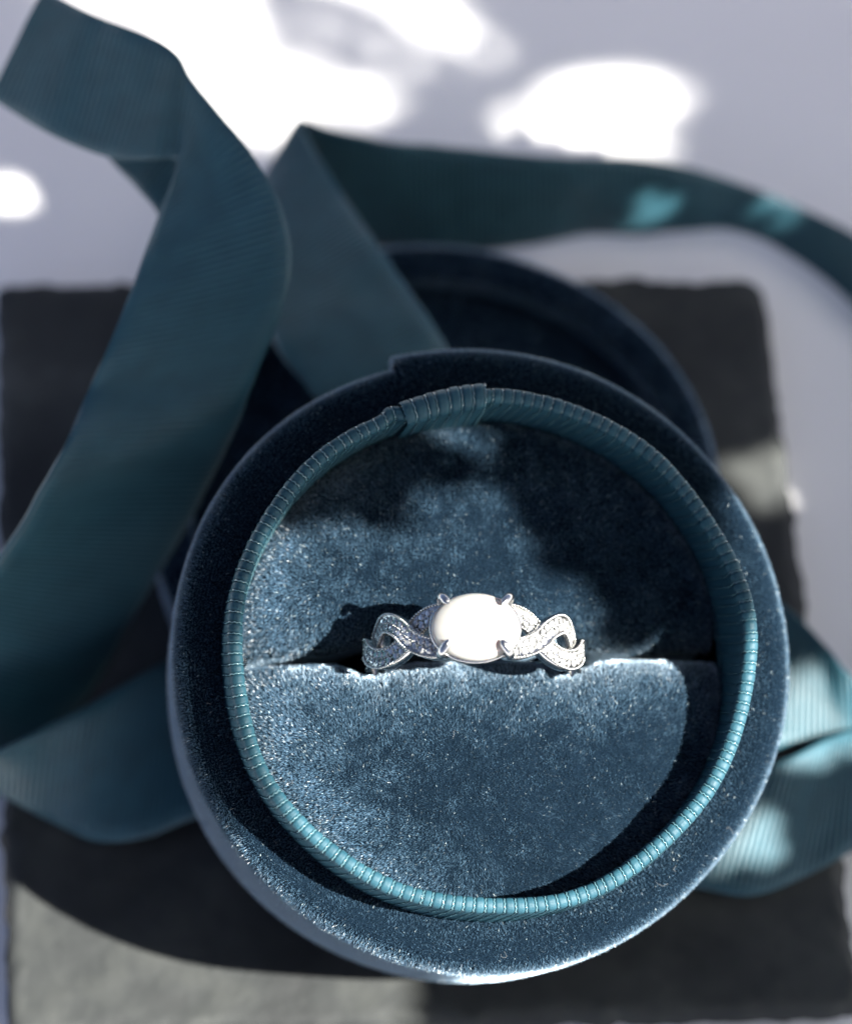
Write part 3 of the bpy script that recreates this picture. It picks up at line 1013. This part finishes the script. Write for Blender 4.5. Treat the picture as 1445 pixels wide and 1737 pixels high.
rib_b = empty("ribbon", (0, 60, 2))
tag(rib_b, "dark teal grosgrain ribbon folded behind the lid, its end curving off right", "ribbon")
strip("front_fold", [((505, 205, 18), (438, 312, 13)), ((560, 298, 20), (442, 402, 18)), ((625, 395, 22), (448, 492, 21)), ((690, 485, 23), (466, 585, 22.5)),
                     ((735, 552, 22.5), (520, 655, 22.5)), ((780, 630, 20.5), (580, 740, 20.5))], rib_b)
strip("back_band", [((505, 203, 17.6), (445, 335, 6)), ((565, 222, 18), (545, 400, 4)), ((640, 236, 18), (640, 420, 3)), ((760, 250, 17), (760, 430, 3)),
                    ((900, 262, 16), (900, 415, 3)), ((1000, 268, 15), (1000, 396, 2.2)), ((1100, 276, 13), (1085, 396, 2.5)), ((1180, 290, 11), (1165, 390, 3.5)),
                    ((1255, 312, 8), (1235, 388, 2.8)), ((1340, 346, 6.5), (1318, 418, 2)), ((1450, 398, 6), (1440, 508, 2)), ((1560, 480, 5), (1540, 640, 2)),
                    ((1650, 620, 4), (1570, 780, 2)), ((1690, 820, 3), (1580, 920, 2)), ((1660, 1030, 5), (1570, 1060, 3)), ((1570, 1180, 8.5), (1545, 1205, 5)), ((1450, 1150, 10.5), (1452, 1254, 6)),
                    ((1400, 1097, 10.5), (1400, 1260, 6)), ((1350, 1045, 10), (1342, 1264, 6)), ((1290, 1000, 9), (1285, 1272, 6)), ((1220, 980, 8), (1210, 1250, 6))], rib_b)

# ------------------------------------------------------------------ unseen leafy plant added between the sun and the table, to cast dappled shade
# gaps left for the wanted sun patches, in mm on a plane square to the sun: (across, up)
SUN_GAPS = [
    [(56, 24), (48, 28), (36, 31), (31, 34.5), (24, 40), (18, 41.2), (11, 41.4), (8.5, 40), (6, 35), (5, 32), (2.5, 30), (-0.5, 30), (-3, 27), (-2.5, 24.5), (0.5, 21), (3, 18), (2.5, 15),
     (3.5, 12), (6, 9), (5, 4.5), (-5, 4.6), (-12, 8.5), (-13.5, 5), (-4, -4), (4, -8.5), (12, -10.5), (22, -10), (31, -7), (37, -6), (42, -10), (56, -14)],
    [(-5.6, 31.5), (-8.4, 31), (-8.6, 26.5), (-5.8, 26.5)],
    [(-33, -14.5), (-39, -20), (-34, -24.5), (-28, -19)],
    [(-59.8, 0.6), (-61.8, 1.4), (-63, -0.8), (-61.9, -3.2), (-59.7, -2.7)],
    [(-65.1, -9.8), (-67, -9.2), (-68.6, -11), (-66.9, -14), (-65, -13.3)],
    [(1.5, -24), (-11, -24), (-11, -32.5), (-5, -32.5)],
    [(6, -23.5), (8, -27.5), (11, -28), (14, -24)],
    [(-72, 56), (-88, 26), (-83, 24), (-85, 19), (-80, 13), (-68, 21), (-60, 28), (-58, 31), (-65, 39)],
    [(-71, 9), (-79, 5.5), (-83, 0), (-83, -3.5), (-78, -3.5), (-73, -3), (-69.5, 8)],
    [(-42.5, 51), (-43.5, 48), (-42, 46), (-40, 47), (-38.5, 50.5)],
]


def in_poly(x, y, poly):
    c = np.zeros(x.shape, bool)
    for (x1, y1), (x2, y2) in zip(poly, poly[1:] + poly[:1]):
        if y1 != y2:
            c ^= ((y1 > y) != (y2 > y)) & (x < (x2 - x1) * (y - y1) / (y2 - y1) + x1)
    return c


def seg_dist(x, y, poly):
    d = np.full(x.shape, 1e9)
    for (x1, y1), (x2, y2) in zip(poly, poly[1:] + poly[:1]):
        t = np.clip(((x - x1) * (x2 - x1) + (y - y1) * (y2 - y1)) / ((x2 - x1) ** 2 + (y2 - y1) ** 2), 0, 1)
        d = np.minimum(d, np.hypot(x - x1 - t * (x2 - x1), y - y1 - t * (y2 - y1)))
    return d


def build_shade_sprig():
    g = np.random.default_rng(61)
    e1 = unit(np.cross(SUN_DIR, [0, 0, 1.0])); e2 = np.cross(e1, SUN_DIR)
    DIST = 340.0
    x, y = np.meshgrid(np.arange(-128, 80, 2.0), np.arange(-66, 90, 2.0), indexing='ij')
    x, y = x.ravel() + g.uniform(-.7, .7, x.size), y.ravel() + g.uniform(-.7, .7, y.size)
    gap = np.zeros(x.shape, bool); Rr = np.full(x.shape, 1e9)
    for poly in SUN_GAPS:
        gap |= in_poly(x, y, poly); Rr = np.minimum(Rr, seg_dist(x, y, poly))
    rim = np.hypot((x + 24) / 106, (y - 10) / 80)
    far = gap & (x < -66) & (g.uniform(0, 1, x.size) < 0.15)
    k = ((~gap & (Rr > 0.7)) | far) & (rim < 1 + g.uniform(-.1, .05, x.size))
    P = np.column_stack([x, y])[k]; Rr = Rr[k]
    # looser foliage all round the clump
    x, y = np.meshgrid(np.arange(-300, 260, 4.6), np.arange(-230, 260, 4.6), indexing='ij')
    x, y = x.ravel() + g.uniform(-1.5, 1.5, x.size), y.ravel() + g.uniform(-1.5, 1.5, y.size)
    rim = np.hypot((x + 24) / 106, (y - 10) / 80)
    k = (rim > 0.96) & (vnoise(x, y, 24, 81) + 0.5 * vnoise(x, y, 9, 82) > -0.22) & (rim < 2.6 + g.uniform(-.4, .2, x.size))
    P = np.vstack([P, np.column_stack([x, y])[k]]); Rr = np.concatenate([Rr, np.full(k.sum(), 9.0)])
    n = len(P)
    far_ = ((P[:, 0] < -50) & (np.abs(P[:, 1] + 5) > 14)) | (P[:, 0] < -68.8)
    near_ = (P[:, 0] < -50) & ~far_ & (P[:, 0] > -68.8)
    dep = DIST + np.where(far_, 420, 0) + np.where(near_, -150, 0) + g.uniform(-9, 9, n)
    cen = P[:, :1] * e1 + P[:, 1:] * e2 + dep[:, None] * SUN_DIR
    # leaf: pointed oval folded along the midrib
    size = np.where(Rr == 9.0, 6.4, np.clip(Rr * 1.0 + 1.0, 2.2, 4.2)) * g.uniform(.9, 1.15, n)
    nr = unit(SUN_DIR + g.normal(0, .28, (n, 3)))
    ax = unit(np.cross(nr, g.normal(size=(n, 3)))); sd = np.cross(nr, ax)
    t = np.array([-1, -.6, -.1, .4, .75, 1.0]); wd = np.array([0, .42, .62, .52, .28, 0])
    V, Fq = [], []
    mid = cen[:, None] + (ax * size[:, None])[:, None] * t[None, :, None] + (nr * size[:, None])[:, None] * (-.18 * t ** 2)[None, :, None]
    lf = mid + (sd * size[:, None])[:, None] * wd[None, :, None] + (nr * size[:, None])[:, None] * (.25 * wd)[None, :, None]
    rt = mid - (sd * size[:, None])[:, None] * wd[None, :, None] + (nr * size[:, None])[:, None] * (.25 * wd)[None, :, None]
    VV = np.concatenate([mid, lf, rt], 1).reshape(-1, 3)
    base = (np.arange(n) * 18)[:, None]
    k = np.arange(5)
    q1 = np.stack([base + k, base + k + 1, base + 6 + k + 1, base + 6 + k], -1).reshape(-1, 4)
    q2 = np.stack([base + k + 1, base + k, base + 12 + k, base + 12 + k + 1], -1).reshape(-1, 4)
    root = np.array([240.0, -90.0, 0.5])
    sp = empty("added_shade_plant", root)
    tag(sp, "unseen leafy plant added outside the frame to cast dappled shade over the box", "plant")
    fo = npmesh("shade_foliage", VV, [q1, q2], LEAF, sp)
    fo["kind"] = "stuff"
    # stems fan out from the root through the clump
    order = [c for c in g.permutation(n) if P[c, 1] < -40 and (P[c, 0] < -25 or P[c, 0] > 25)]
    for c in order[:6]:
        tip = cen[c]
        midp = root * .45 + tip * .55 + np.array([0, 0, 45.]) + g.normal(0, 6, 3)
        Cc, _ = catmull(np.array([root + g.normal(0, 1.5, 3) * [1, 1, 0], root * .85 + midp * .15 + [0, 0, 35], midp, tip + SUN_DIR * 6]), 26)
        tn = unit(np.gradient(Cc, axis=0)); S = unit(np.cross(tn, [0.2, 1, .1])); Nn = np.cross(S, tn)
        rad = np.linspace(0.8, .2, 26)
        an = np.linspace(0, 2 * np.pi, 7)[:-1]
        V = (Cc[:, None] + (rad[:, None] * np.cos(an))[..., None] * S[:, None] + (rad[:, None] * np.sin(an))[..., None] * Nn[:, None]).reshape(-1, 3)
        npmesh("shade_stem", V, [grid_faces(26, 6, closed_v=True)], TWIG, sp)


build_shade_sprig()
